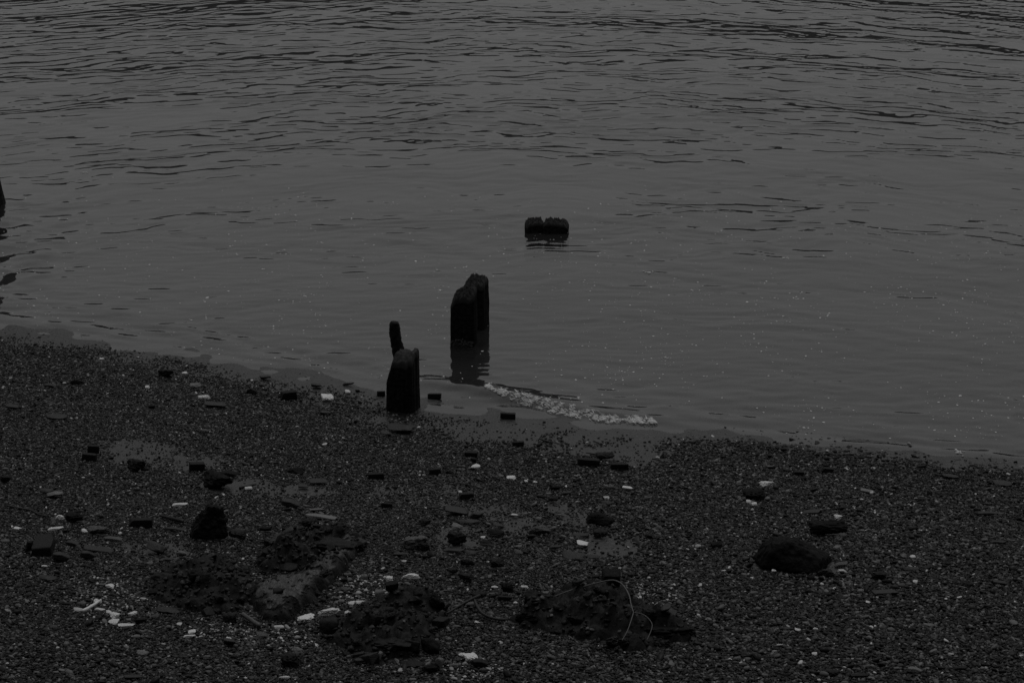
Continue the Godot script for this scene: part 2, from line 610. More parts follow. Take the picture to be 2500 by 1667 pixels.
func build_banks() -> void:
	var far := base("river_wall", Vector3(0, -2.5, -224.0))
	tag(far, "granite wall along the far bank of the river", "wall")
	box(far, "face", Vector3(320, 6.0, 2.0), Vector3(0, 3.0, -1.0), mats["wall_granite"])
	box(far, "coping", Vector3(320, 0.35, 2.4), Vector3(0, 6.18, -1.0), mats["wall_granite"])
	var x := -118.0
	var words := ["low dark brick warehouse at the upstream end of the far bank", "dark brick warehouse next to the low upstream one across the river", "tall dark brick warehouse left of the middle of the far bank", "middle dark brick warehouse straight across the river", "dark brick warehouse just right of the middle one across the river", "broad dark brick warehouse on the far bank downstream of the middle", "last dark brick warehouse downstream on the far bank"]
	var high := [19.0, 22.5, 24.5, 21.0, 23.5, 19.5, 22.0]
	for i in 7:
		var w := 30.0 + 6.0 * float((i * 5) % 3)
		warehouse("brick_warehouse", Vector3(x + w * 0.5, 3.4, -228.0), Vector3(w, high[i] - 3.0, 14.0), 0.0, words[i], 6, 3)
		x += w + 0.8
	var near := base("embankment_wall", Vector3(0, -0.2, 1.2))
	tag(near, "granite embankment wall at the top of the foreshore", "wall")
	box(near, "face", Vector3(160, 6.2, 1.4), Vector3(0, 3.1, 0.0), mats["wall_granite"])
	box(near, "coping", Vector3(160, 0.3, 1.6), Vector3(0, 6.36, 0.0), mats["wall_granite"])
	var path := MeshInstance3D.new()
	var pm := BoxMesh.new()
	pm.size = Vector3(160, 6.0, 5.0)
	path.mesh = pm
	path.name = "path"
	path.material_override = mats["wall_granite"]
	path.position = Vector3(0, 3.0, 4.45)
	add_child(path)
	tag(path, "paved riverside path behind the embankment wall", "", "", "structure")
	warehouse("brick_warehouse", Vector3(0, 5.9, 8.0), Vector3(110, 20, 14), PI, "long dark brick warehouse towering behind the embankment wall", 18, 5)
	var t := base("mooring_pile", on_level(-50, 500, 0.0))
	tag(t, "tall round mooring pile leaning in the water off the gravel bank", "pile")
	var up: Array = [Vector3(0.14, -1.0, 0), Vector3(-0.07, 0.5, 0), Vector3(-0.28, 2.0, 0), Vector3(-0.48, 3.4, 0), Vector3(-0.55, 3.9, 0)]
	put("shaft", tube(up, [0.35, 0.35, 0.34, 0.34, 0.33], 18, 0.06), mats["wet_timber"], t)
	put("collar", tube([Vector3(-0.45, 3.2, 0), Vector3(-0.47, 3.35, 0)], [0.37, 0.37], 18, 0.01), mats["black_stone"], t)

# ------------------------------------------------------------------ timber posts
func post_mesh(w: float, d: float, top: Callable, number: int, rough_top := 0.02, deep := 0.4) -> Array:
	var around := 88
	var rings := 34
	var caps := 12
	var v := PackedVector3Array()
	var f := PackedInt32Array()
	var outline := PackedVector2Array()
	for i in around:      # a square with slightly rounded corners
		var t := fposmod(float(i) / around * 4.0 + 0.5, 4.0)
		var e := t - floorf(t) - 0.5
		var c := Vector2(0.5, e).rotated(floorf(t) * PI / 2.0)
		var core := c.clamp(Vector2(-0.44, -0.44), Vector2(0.44, 0.44))
		outline.append(core + (c - core).normalized() * 0.06)
	for j in rings + 1:
		for i in around:
			var q := outline[i]
			var h: float = top.call(q.x, q.y)
			var y := -deep + (h + deep) * j / rings
			var o := number * 5.0
			var groove := 0.075 * noise_c.get_noise_3d(q.x * 14.0 + o, y * 0.9, q.y * 14.0) + 0.03 * noise_a.get_noise_3d(q.x * 5.0 + o, y * 3.5, q.y * 5.0)
			var wear := 1.0 - 0.05 * pow(clampf((y - h + 0.03) / 0.03, 0.0, 1.0), 2.0) + groove
			v.append(Vector3(q.x * w * wear, y, q.y * d * wear))
	for k in range(1, caps):
		var s := 1.0 - float(k) / caps
		for i in around:
			var q := outline[i] * s
			var o := number * 9.0
			var h: float = top.call(q.x, q.y) + rough_top * (noise_a.get_noise_2d(q.x * 6.0 + o, q.y * 6.0) + 0.6 * noise_c.get_noise_2d(q.x * 15.0, q.y * 15.0 + o))
			v.append(Vector3(q.x * w * 0.95, h + 0.004, q.y * d * 0.95))
	var rows := rings + caps
	for j in rows - 1:
		for i in around:
			var a := j * around + i
			var b := j * around + (i + 1) % around
			f.append_array(PackedInt32Array([a, a + around, b, b, a + around, b + around]))
	var mid := v.size()
	v.append(Vector3(0, top.call(0.0, 0.0) + 0.012, 0))
	for i in around:
		f.append_array(PackedInt32Array([(rows - 1) * around + i, mid, (rows - 1) * around + (i + 1) % around]))
	var whole: Array = commit(v, f).surface_get_arrays(0)
	var nrm: PackedVector3Array = whole[Mesh.ARRAY_NORMAL]
	var split := (rings - 2) * around
	var shaft_index := PackedInt32Array()
	var top_index := PackedInt32Array()
	for i in range(0, f.size(), 3):
		if mini(mini(f[i], f[i + 1]), f[i + 2]) >= split:
			top_index.append_array(PackedInt32Array([f[i] - split, f[i + 1] - split, f[i + 2] - split]))
		else:
			shaft_index.append_array(PackedInt32Array([f[i], f[i + 1], f[i + 2]]))
	var upto := split + around
	return [commit(v.slice(0, upto), shaft_index, nrm.slice(0, upto)), commit(v.slice(split), top_index, nrm.slice(split))]

func raise_post(t: Node3D, parts: Array) -> void:
	put("shaft", parts[0], mats["wet_timber"], t)
	put("worn_top", parts[1], mats["worn_wood"], t)

func build_posts() -> void:
	var a := base("timber_post", on_ground(985, 998))
	a.rotation_degrees.y = -15.0
	tag(a, "thick square timber post with worn sloping top at the water's edge", "post", "old timber posts")
	var top_a := func(u: float, v: float) -> float:
		var h := 0.60
		h -= 0.85 * clampf(-0.25 - u, 0.0, 0.3)
		h -= 0.22 * clampf(v - 0.2, 0.0, 0.4)
		h += 0.02 * smoothstep(0.27, 0.36, u) - 0.018 * exp(-pow((u - 0.24) / 0.06, 2.0))
		return h
	raise_post(a, post_mesh(0.285, 0.28, top_a, 1, 0.012))
	var k := base("leaning_stake", on_level(979, 975, 0.0))
	tag(k, "slim round stake leaning behind the worn square post", "stake")
	put("shaft", tube([Vector3(0.02, -0.4, 0), Vector3(0.005, 0.1, 0), Vector3(-0.012, 0.45, 0.0), Vector3(-0.045, 0.64, 0.0), Vector3(-0.058, 0.78, 0.0), Vector3(-0.056, 0.82, 0), Vector3(-0.052, 0.845, 0)], [0.072, 0.07, 0.066, 0.06, 0.057, 0.05, 0.036], 16, 0.16), mats["wet_timber"], k)
	var b := base("timber_post", on_level(1133, 837, 0.0))
	b.rotation_degrees.y = -10.0
	tag(b, "square timber post in the shallows, front one of the close pair", "post", "old timber posts")
	var top_b := func(u: float, v: float) -> float:
		var h := 0.632
		h -= 0.45 * clampf(-0.3 - u, 0.0, 0.45) + 0.06 * clampf(0.2 - u, 0.0, 0.5)
		h -= 0.14 * clampf(v - 0.05, 0.0, 0.45)
		h -= 0.035 * exp(-pow((u - 0.28) / 0.12, 2.0) - pow((v - 0.42) / 0.15, 2.0))
		return h
	raise_post(b, post_mesh(0.262, 0.22, top_b, 2, 0.03))
	var weed := SurfaceTool.new()
	weed.begin(Mesh.PRIMITIVE_TRIANGLES)
	rng.seed = 91
	for i in 130:
		var px := rng.randf_range(-0.13, 0.12)
		var ht := rng.randf_range(-0.02, 0.085) * (1.0 - absf(px) * 4.0)
		var tr := Transform3D(Basis.from_euler(Vector3(rng.randf() * 3, rng.randf() * 6, 0)).scaled(Vector3.ONE * rng.randf_range(0.012, 0.028)), Vector3(px, ht, 0.112 + rng.randf() * 0.012))
		weed.append_from(shape("pebble", i % 5), 0, tr)
	var wd := put("weed", weed.commit(), mats["weed"], b)
	wd.set_meta("kind", "stuff")
	wd.set_meta("label", "fringe of weed at the waterline")
	var c := base("timber_post", on_level(1160, 797, 0.0))
	c.rotation_degrees.y = -18.0
	tag(c, "square timber post in the shallows, rear one of the close pair", "post", "old timber posts")
	var top_c := func(u: float, v: float) -> float:
		var h := 0.56 + 0.05 * exp(-pow((u + 0.12) / 0.16, 2.0) - pow((v + 0.2) / 0.4, 2.0)) + 0.035 * smoothstep(0.1, 0.35, u) * smoothstep(0.5, 0.2, u)
		h -= 0.25 * clampf(-0.25 - u, 0.0, 0.3)
		h -= 0.1 * clampf(v, 0.0, 0.5)
		return h
	raise_post(c, post_mesh(0.255, 0.24, top_c, 3, 0.03))
	# the two low stumps further out
	var low_left := func(u: float, v: float) -> float:
		return 0.155 - 0.03 * pow(absf(u) * 2.0, 9.0) - 0.05 * clampf(-u - 0.1, 0.0, 0.5) - 0.06 * clampf(v, 0.0, 0.5)
	var low_right := func(u: float, v: float) -> float:
		return 0.155 - 0.03 * clampf(u, -0.2, 0.5) - 0.035 * pow(absf(u) * 2.0, 10.0) - 0.05 * clampf(v, 0.0, 0.5)
	var s1 := base("rotted_stump", on_level(1305, 564, 0.0))
	s1.rotation_degrees.y = 8.0
	tag(s1, "rounded rotted stump far out in the water, smaller of two", "stump", "rotted stumps in the river")
	raise_post(s1, post_mesh(0.244, 0.2, low_left, 6, 0.03))
	var s2 := base("rotted_stump", on_level(1357, 566, 0.0))
	s2.rotation_degrees.y = -6.0
	tag(s2, "broad rotted stump far out in the water, wider of two", "stump", "rotted stumps in the river")
	raise_post(s2, post_mesh(0.322, 0.2, low_right, 8, 0.03))
	for p in [[a, 0.16], [k, 0.06]]:
		cover(p[0].position, p[1])

# ------------------------------------------------------------------ mounds of mud and rubble
func heap(lo: Vector2, hi: Vector2, step: float, height: Callable) -> ArrayMesh:
	# a patch of bank whose height above the foreshore is given; nothing where it falls below it
	var nx := int((hi.x - lo.x) / step) + 1
	var nz := int((hi.y - lo.y) / step) + 1
	var v := PackedVector3Array()
	var up := PackedFloat32Array()
	for j in nz:
		for i in nx:
			var x := lo.x + i * step
			var z := lo.y + j * step
			var h: float = height.call(x, z)
			up.append(h)
			v.append(Vector3(x, ground(x, z) + maxf(h, -0.05), z))
	var f := PackedInt32Array()
	for j in nz - 1:
		for i in nx - 1:
			var a := j * nx + i
			if maxf(maxf(up[a], up[a + 1]), maxf(up[a + nx], up[a + nx + 1])) < -0.03:
				continue
			f.append_array(PackedInt32Array([a, a + 1, a + nx, a + 1, a + nx + 1, a + nx]))
	return commit(v, f)

func polygon_depth(p: Vector2, poly: PackedVector2Array) -> float:
	var d := 1e9
	for i in poly.size():
		d = minf(d, p.distance_to(Geometry2D.get_closest_point_to_segment(p, poly[i], poly[(i + 1) % poly.size()])))
	return d if Geometry2D.is_point_in_polygon(p, poly) else -d

func outline_of(points: Array, above: float) -> PackedVector2Array:
	var out := PackedVector2Array()
	for p in points:
		var q := on_ground(p[0], p[1], above)
		out.append(Vector2(q.x, q.z))
	return out

func mound(called: String, label: String, category: String, points: Array, tall: float, soft: float, number: int, m: Material, stones: Array, fill: int, lift := 0.03, gap := 0.045, cap: Material = null) -> Node3D:
	var poly := outline_of(points, lift)
	var lo := Vector2.ONE * 1e9
	var hi := Vector2.ONE * -1e9
	for p in poly:
		lo = lo.min(p)
		hi = hi.max(p)
	lo -= Vector2.ONE * 0.12
	hi += Vector2.ONE * 0.12
	var o := number * 13.0
	var height := func(x: float, z: float) -> float:
		var d := polygon_depth(Vector2(x, z), poly)
		d += 0.06 * noise_a.get_noise_2d(x * 4.0 + o, z * 4.0) * (0.8 if cap else 1.0) + 0.03 * noise_c.get_noise_2d(x * 11.0 + o, z * 11.0) * (0.3 if cap else 1.0)
		if d < -0.08:
			return -0.2
		var s := smoothstep(-0.03, soft, d)
		var h := tall * s * (0.85 + (0.45 if gap > 0.0 else 0.1) * noise_a.get_noise_2d(x * 2.3 + o, z * 2.3))
		h += 0.004 * s * noise_c.get_noise_2d(x * 26.0, z * 26.0)
		h += s * gap * (noise_c.get_noise_2d(x * 9.0, z * 9.0 + o) + 0.6 * noise_a.get_noise_2d(x * 21.0 + o, z * 21.0))
		return h - 0.035 + 0.05 * clampf(d / 0.05, -1.0, 1.0)
	var t := base(called, Vector3.ZERO)
	tag(t, label, category)
	put("mud_body", heap(lo, hi, 0.012 if cap else 0.022, height), m, t)
	if cap:
		var crust := func(x: float, z: float) -> float:
			var d := polygon_depth(Vector2(x, z), poly) + 0.09 * noise_a.get_noise_2d(x * 4.5 + 3.0, z * 4.5) + 0.05 * noise_c.get_noise_2d(x * 14.0, z * 14.0) + 0.02 * noise_c.get_noise_2d(x * 34.0, z * 34.0)
			return height.call(x, z) + 0.007 if d > 0.06 else -0.2
		put("mud_crust", heap(lo, hi, 0.016, crust), cap, t)
	for x in range(int((hi.x - lo.x) / 0.1) + 1):
		for z in range(int((hi.y - lo.y) / 0.1) + 1):
			var q := Vector2(lo.x + x * 0.1, lo.y + z * 0.1)
			if polygon_depth(q, poly) > 0.04:
				cover(Vector3(q.x, 0, q.y), 0.075)
	var r := RandomNumberGenerator.new()
	r.seed = 500 + number
	var n := 0
	var tries := 0
	while n < fill and tries < 4000:
		tries += 1
		var x := r.randf_range(lo.x, hi.x)
		var z := r.randf_range(lo.y, hi.y)
		if polygon_depth(Vector2(x, z), poly) < -0.02:
			continue
		var kind: String = ["rock", "lump", "slab", "brick", "rock", "cobble"][r.randi() % 6]
		var w := r.randf_range(0.04, 0.12) * (1.0 if r.randf() < 0.8 else 1.35)
		var s := put("brick_fragment" if kind == "brick" else "stone", shape(kind, r.randi() % 5), mats[["dark_stone", "black_stone", "dark_stone", "slate"][r.randi() % 4]], t)
		s.scale = Vector3(w, w * r.randf_range(0.35, 0.75), w * r.randf_range(0.6, 1.0))
		s.position = Vector3(x, ground(x, z) + maxf(height.call(x, z), 0.0) + s.scale.y * 0.22, z)
		s.rotation = Vector3(r.randf_range(-0.5, 0.5), r.randf() * TAU, r.randf_range(-0.5, 0.5))
		n += 1
	if gap > 0.0:
		var grit: Array[Transform3D] = []
		var tint := PackedColorArray()
		while grit.size() < (160 if cap else 450):
			var x := r.randf_range(lo.x, hi.x)
			var z := r.randf_range(lo.y, hi.y)
			if polygon_depth(Vector2(x, z), poly) < -0.06:
				continue
			var l := r.randf_range(0.012, 0.04)
			grit.append(Transform3D(Basis.from_euler(Vector3(r.randf_range(-0.5, 0.5), r.randf() * TAU, r.randf_range(-0.5, 0.5))).scaled_local(Vector3(l * 1.3, l * 0.7, l)), Vector3(x, ground(x, z) + maxf(height.call(x, z), 0.0) + l * 0.15, z)))
			var tone := 0.007 * exp(r.randfn() * 0.6) if r.randf() < 0.95 else r.randf_range(0.03, 0.1)
			tint.append(Color(tone, tone, tone))
		scatter("grit", "", "", shape("pebble", number), mats["pebble"], grit, tint, t)
	for e in stones:     # [kind, number, u, v, w, h, turn, material, lift]
		var at := on_ground(e[2], e[3] + e[5] * 0.3, e[8])
		var px := pixel_size(at)
		var s := put("brick_fragment" if e[0] == "brick" else "stone", shape(e[0], e[1]), mats[e[7]], t)
		var w: float = e[4] * px
		var dp := w * 0.7
		var hh := maxf((e[5] * px - dp * 0.33) / 0.95, w * 0.22)
		s.scale = Vector3(w, hh, dp)
		s.position = at + Vector3(0, hh * 0.3, 0)
		s.rotation_degrees = Vector3(r.randf_range(-9, 9), e[6], r.randf_range(-9, 9))
	return t

func build_mounds() -> void:
	mound("rubble_mound", "low mound of mud, bricks and broken stones beside the pale muddy slab", "mound", [[365, 1425], [400, 1388], [455, 1375], [540, 1368], [600, 1385], [628, 1420], [620, 1462], [575, 1490], [500, 1492], [430, 1478], [375, 1455]], 0.14, 0.28, 1, mats["dark_mud"], [
		["rock", 0, 415, 1410, 92, 52, 10, "dark_stone", 0.03], ["brick", 0, 499, 1386, 60, 30, 6, "black_stone", 0.05], ["brick", 1, 560, 1418, 80, 28, -12, "dark_stone", 0.06], ["slab", 0, 572, 1440, 52, 22, -8, "slate", 0.05],
		["slab", 1, 540, 1458, 50, 26, 20, "dark_stone", 0.03], ["slab", 2, 412, 1486, 66, 28, 0, "slate", 0.0], ["rock", 2, 478, 1448, 60, 30, 40, "black_stone", 0.04], ["slab", 3, 600, 1440, 46, 30, 80, "dark_stone", 0.03], ["lump", 1, 560, 1508, 36, 34, 0, "dark_stone", 0.0], ["rock", 3, 522, 1490, 36, 26, 0, "dark_stone", 0.0]], 42)
	mound("mud_caked_slab", "long low slab caked in smooth mud with dark broken lower edge", "slab", [[608, 1425], [655, 1404], [735, 1384], [785, 1338], [818, 1304], [858, 1292], [884, 1312], [868, 1350], [826, 1388], [788, 1424], [745, 1470], [702, 1496], [642, 1492], [612, 1462]], 0.10, 0.10, 2, mats["dark_mud"], [], 9, 0.08, 0.016, mats["smooth_mud"])
	mound("rubble_mound", "rough dark rubble bank rising behind the smooth mud slab", "mound", [[640, 1395], [625, 1360], [655, 1318], [700, 1290], [800, 1288], [872, 1300], [885, 1330], [850, 1340], [800, 1335], [760, 1385]], 0.15, 0.25, 3, mats["dark_mud"], [
		["slab", 4, 708, 1308, 94, 42, 4, "slate", 0.05], ["boulder", 0, 820, 1322, 112, 58, -10, "dark_stone", 0.03], ["rock", 4, 866, 1330, 52, 36, 0, "black_stone", 0.02], ["rock", 1, 702, 1360, 60, 30, 0, "black_stone", 0.02], ["lump", 0, 690, 1338, 46, 26, 0, "black_stone", 0.02], ["slab", 2, 700, 1382, 54, 18, 0, "dark_stone", 0.02]], 36)
	mound("rubble_mound", "heap of dark stones and mud beside the scatter of white stones", "mound", [[790, 1530], [815, 1500], [870, 1490], [930, 1462], [1010, 1445], [1075, 1448], [1092, 1480], [1070, 1520], [1066, 1570], [1010, 1600], [930, 1612], [850, 1590], [800, 1565]], 0.17, 0.3, 4, mats["dark_mud"], [
		["cobble", 0, 804, 1524, 50, 46, 0, "dark_stone", 0.02], ["rock", 0, 958, 1480, 58, 48, 12, "black_stone", 0.05], ["boulder", 1, 1060, 1466, 50, 52, 30, "black_stone", 0.04], ["boulder", 2, 958, 1560, 100, 46, 0, "dark_stone", 0.06], ["rock", 3, 885, 1500, 66, 40, -10, "black_stone", 0.04], ["rock", 2, 1002, 1470, 44, 36, 0, "dark_stone", 0.05],
		["cobble", 1, 1050, 1575, 44, 44, 0, "black_stone", 0.02], ["slab", 1, 880, 1610, 40, 24, 30, "slate", 0.0], ["rock", 4, 1052, 1630, 44, 36, 0, "black_stone", 0.0], ["lump", 2, 708, 1612, 44, 48, 0, "dark_stone", 0.0], ["lump", 3, 728, 1604, 34, 40, 0, "grey_stone", 0.0], ["slab", 2, 1005, 1618, 60, 22, 0, "dark_stone", 0.0]], 56)
	mound("turf_clod", "long dark clod of mud and stones under the pale forked twig", "clod", [[1235, 1510], [1268, 1480], [1320, 1462], [1420, 1440], [1455, 1420], [1520, 1420], [1555, 1470], [1640, 1500], [1720, 1540], [1690, 1560], [1610, 1570], [1540, 1590], [1470, 1565], [1380, 1545], [1290, 1530]], 0.18, 0.3, 5, mats["dark_mud"], [
		["boulder", 3, 1488, 1440, 118, 52, -6, "black_stone", 0.07], ["rock", 1, 1285, 1502, 58, 40, 0, "black_stone", 0.04], ["rock", 0, 1338, 1476, 60, 34, 0, "dark_stone", 0.05], ["cobble", 2, 1388, 1484, 50, 36, 0, "black_stone", 0.06], ["rock", 2, 1432, 1476, 52, 30, 0, "dark_stone", 0.08], ["boulder", 0, 1630, 1530, 130, 50, 12, "black_stone", 0.03],
		["boulder", 4, 1412, 1512, 48, 36, 0, "black_stone", 0.05], ["rock", 4, 1420, 1535, 60, 24, 0, "dark_stone", 0.03], ["lump", 4, 1540, 1490, 44, 40, 0, "slate", 0.08]], 42)

# ------------------------------------------------------------------ loose stones, bricks and slates, one by one
func lay(called: String, kind: String, number: int, u: float, v: float, w: float, h: float, turn: float, m: String, label: String, category: String, group: String, depth := 0.0, bed := 0.12, tilt := 0.0) -> void:
	var dr := depth if depth > 0.0 else {"brick": 0.5, "rock": 0.75, "boulder": 0.8, "lump": 0.7, "slab": 0.7, "cobble": 0.7, "spire": 0.6, "dome": 0.6}[kind] as float
	var at := on_ground(u, v)
	var px := pixel_size(at)
	var k := sink(at)
	var wide := w * px
	var seen := h * px
	var dp := wide * dr
	var tall := (seen - dp * k * 0.8) / sqrt(1.0 - k * k)
	var least := minf(wide * 0.2, 0.022) if kind == "slab" else wide * 0.3
	if tall < least:
		tall = least
		dp = clampf((seen - tall * 0.95) / k, wide * 0.35, wide)
	at = on_ground(u, v + h * 0.5 - dp * k * 0.5 / px)
	var o := put(called, shape(kind, number), mats[m])
	o.scale = Vector3(wide, tall * (1.0 + bed), dp)
	o.position = at + Vector3(0, tall * (0.5 - bed * 0.5) + 0.011, 0)
	var sway := sin(u * 12.9 + v * 7.1)
	o.rotation_degrees = Vector3(5.0 * sin(u * 3.7 + v), turn, tilt + 5.0 * sway)
	tag(o, label, category, group)
	cover(at, minf(wide, dp) * 0.5 + 0.006)
	if wide > dp * 1.3:
		var side := Vector3(wide * 0.3, 0, 0).rotated(Vector3.UP, deg_to_rad(turn))
		cover(at + side, dp * 0.42)
		cover(at - side, dp * 0.42)

func build_loose_things() -> void:
	var g := "loose bricks on the foreshore"
	for e in [
		[227, 1098, 27, 19, 4, "dark brick standing clear, upper one of two by the bare mud"], [217, 1118, 34, 18, -6, "dark brick lying just below another, left of the bare mud patch"], [480, 1141, 36, 21, 18, "dark brick end on beside the big rock on bare mud"],
		[705, 967, 38, 22, 8, "thick dark brick at the water's edge next to the white pitted stone"], [930, 962, 20, 11, 0, "small dark brick just left of the square post's foot"], [1061, 968, 33, 13, -14, "dark tilted brick in the wash right of the square post"],
		[1240, 1016, 37, 15, -3, "dark brick lying in the wash below the foam"], [1150, 1111, 32, 15, -10, "dark brick a little above the white egg-shaped stone"], [1062, 1153, 28, 15, 0, "dark brick half sunk in gravel left of the white egg-shaped stone"],
		[1437, 1133, 54, 16, -5, "longest dark brick, end to end with another below the foam"], [1513, 1140, 42, 16, 4, "dark brick at the end of the longest brick"], [1139, 1213, 36, 16, -3, "dark brick on gravel above the three flat slabs"],
		[918, 1165, 38, 12, -4, "flat dark brick on gravel straight below the square post"], [944, 1236, 28, 9, 0, "thin dark brick sunk in gravel above the rubble bank's right end"], [343, 1279, 55, 19, 2, "long dark brick beside the plank left of the jagged stump rock"],
		[107, 1336, 47, 52, 4, "big dark brick block end on among slates at far left", 2.5], [1950, 1157, 26, 11, -4, "small dark brick on gravel above the ribbed white stone, left of a pair"], [2022, 1150, 27, 12, -8, "small dark brick on gravel near the waterline, right of a pair"],
		[1233, 1463, 33, 14, 4, "brick with a small hole beside the forked root"], [1265, 1085, 28, 12, -8, "ragged dark brick end in the wet stones below the foam"]]:
		lay("brick", "brick", int(e[0] + e[1]) % 5, e[0], e[1], e[2], e[3], e[4], "old_brick", e[5], "brick", g, e[6] if e.size() > 6 else 0.0, 0.3)

	g = "white stones on the foreshore"
	for e in [   # u, v, w, h, turn, shape, label
		[248, 879, 12, 7, 0, "cobble", "small white pebble highest up beside the shallow water at left"], [450, 913, 14, 8, 0, "cobble", "small white pebble right of the dark rock at the waterline"], [359, 948, 12, 9, 0, "lump", "small round white pebble above the bare gravel slope, left of the bone-shaped stone"],
		[498, 974, 33, 10, 6, "lump", "white bone-shaped stone lying above the long dark slab"], [799, 973, 31, 18, 12, "rock", "pitted white stone at the water's edge beside the thick brick"], [848, 958, 14, 9, 0, "cobble", "white pebble capping a dark one at the water's edge"],
		[1022, 1046, 9, 7, 0, "cobble", "tiny white pebble at the end of the slab before the square post"], [792, 1087, 14, 6, 8, "slab", "thin white chip alone on gravel left of the square post"], [606, 1194, 19, 9, 0, "cobble", "white domed stone beside the driftwood sliver on bare mud"],
		[439, 1235, 39, 9, 4, "slab", "flat white stone on gravel above the plank"], [145, 1266, 22, 18, 20, "rock", "white stone against the dark chunk near the thin root"], [135, 1294, 39, 9, -4, "slab", "long flat white stone above the big end-on brick block"],
		[41, 1292, 20, 9, -20, "slab", "pale slanted chip near the left edge, level with the flat white stone"], [205, 1299, 17, 10, 0, "lump", "white stone touching the long grey stone at left"], [107, 1384, 15, 6, 10, "slab", "small white sliver below the big end-on brick block"],
		[267, 1434, 22, 14, 0, "rock", "white block at the top of the left scatter of white stones"], [236, 1473, 20, 14, 0, "lump", "white lump on the upper end of the white stick"], [243, 1491, 26, 9, -24, "slab", "white shard under the white stick"],
		[264, 1497, 14, 8, 0, "cobble", "white pebble between the white stick and the dark-sided stone"], [280, 1505, 26, 18, 10, "rock", "white stone with dark side in the left scatter"], [323, 1500, 24, 14, 30, "rock", "broken white stone at the right of the left scatter"],
		[277, 1522, 25, 14, 0, "cobble", "smooth white oval stone at the foot of the left scatter"], [308, 1530, 43, 10, 3, "slab", "long flat white stone lowest in the left scatter"], [468, 1546, 22, 12, 20, "slab", "tilted white shard above the flat white slip below the rubble mound"],
		[462, 1557, 30, 8, 0, "slab", "flat white slip on gravel below the brick rubble mound"], [437, 1527, 13, 8, 0, "cobble", "small white pebble left of the tilted shard, under the brick mound"], [558, 1564, 16, 12, 0, "cobble", "round white pebble below the round stick"],
		[746, 1513, 40, 26, -10, "rock", "square white stone with ragged lower edge near the dark heap"], [803, 1496, 57, 24, 14, "rock", "longest white stone, slanting, at the edge of the dark heap"], [849, 1502, 15, 16, 60, "lump", "white chip at the right end of the longest white stone"],
		[858, 1476, 17, 10, 0, "cobble", "white pebble above the longest white stone"], [882, 1475, 31, 14, 8, "lump", "white knobbly stone with dark hollows above the dark heap"], [922, 1481, 24, 13, -6, "rock", "white stone leaning on the block of the dark heap"],
		[681, 1534, 25, 11, 0, "cobble", "domed white stone left of the square white stone"], [1002, 1409, 44, 20, 14, "rock", "bright long white stone alone on gravel right of the mud slab"], [950, 1416, 18, 15, 0, "lump", "white round stone with dark spot left of the bright long stone"],
		[986, 1373, 13, 6, 0, "cobble", "tiny white pebble above the bright long stone"], [1149, 1608, 34, 23, 22, "rock", "bright white wedge stone against a dark slab at the bottom"], [1127, 1602, 15, 10, 0, "cobble", "white pebble left of the bright wedge stone"],
		[694, 1659, 28, 9, 0, "cobble", "flat white stone cut by the bottom edge"], [1281, 1436, 21, 10, 8, "lump", "white stone above the left end of the turf clod"], [1258, 1475, 11, 8, 0, "cobble", "small bright white pebble beside the brick with a hole"],
		[1165, 1522, 13, 7, -10, "cobble", "small white pebble below the forked root"], [1207, 1436, 18, 9, 0, "cobble", "white pebble left of the rock above the brick with a hole"], [1161, 1142, 24, 14, 0, "cobble", "white egg-shaped stone on gravel among the bricks"],
		[1248, 1169, 25, 14, -8, "lump", "white stone with dark hollow right of the egg-shaped stone"], [1284, 1177, 9, 6, 0, "cobble", "tiny white pebble just right of the hollow white stone"], [1307, 1180, 11, 7, 0, "cobble", "tiny white pebble, second right of the hollow white stone"],
		[1532, 1193, 27, 10, -24, "slab", "white cone-shaped shard on gravel below the longest brick"], [1481, 1217, 16, 9, 10, "lump", "white stone above a small slate, over the rounded cobble"], [1123, 1203, 9, 6, 0, "cobble", "tiny white pebble at the corner of the brick above the slabs"],
		[1257, 1260, 18, 9, -12, "cobble", "white oval pebble on wet mud right of the three slabs"], [1179, 1315, 12, 8, 0, "cobble", "tiny white pebble right of the round dark rock"], [1423, 1330, 29, 17, 0, "slab", "pale triangular stone on mud above the two flat slabs"],
		[1524, 1490, 15, 12, 30, "slab", "white shell-like chip on the clod by the twig's fork"], [1872, 1183, 37, 17, -6, "rock", "bright ribbed white stone on gravel above the hollow dark rock"], [1828, 1229, 13, 13, 0, "lump", "white chip under the hollow dark rock, left of two"],
		[1842, 1233, 14, 9, 0, "cobble", "white chip under the hollow dark rock, right of two"], [2047, 1263, 21, 12, 0, "rock", "white stone just above the flat rock behind the boulder"], [2056, 1396, 19, 9, 14, "lump", "white curled chip at the boulder's right foot"],
		[1890, 1397, 12, 9, 0, "cobble", "white pebble at the boulder's lower left foot"], [1767, 1396, 12, 6, 0, "cobble", "small white pebble on gravel left of the boulder"], [2235, 1424, 13, 11, 0, "cobble", "white pebble below the slate right of the boulder"],
		[1948, 1540, 15, 7, -14, "slab", "white shard beside a small slate on the lower right gravel"], [1904, 1578, 16, 6, 0, "cobble", "white pebble low on the right gravel, left of the grey egg"], [2105, 1222, 8, 5, 0, "cobble", "tiny white pebble below the pale slate near the right waterline"],
		[1989, 1600, 14, 10, 0, "cobble", "grey-white egg pebble near the bottom of the right gravel"], [2120, 1473, 12, 7, -20, "slab", "pale sliver on gravel lower right of the boulder"], [1584, 1414, 9, 8, 0, "cobble", "round white pebble right of the clod's top"]]:
		lay("white_stone", e[5], int(e[0] + e[1]) % 5, e[0], e[1], e[2], e[3], e[4], "chalk", e[6], "stone", g, 1.1 if e[5] != "cobble" else 0.9)

	g = "pale grey stones on the foreshore"
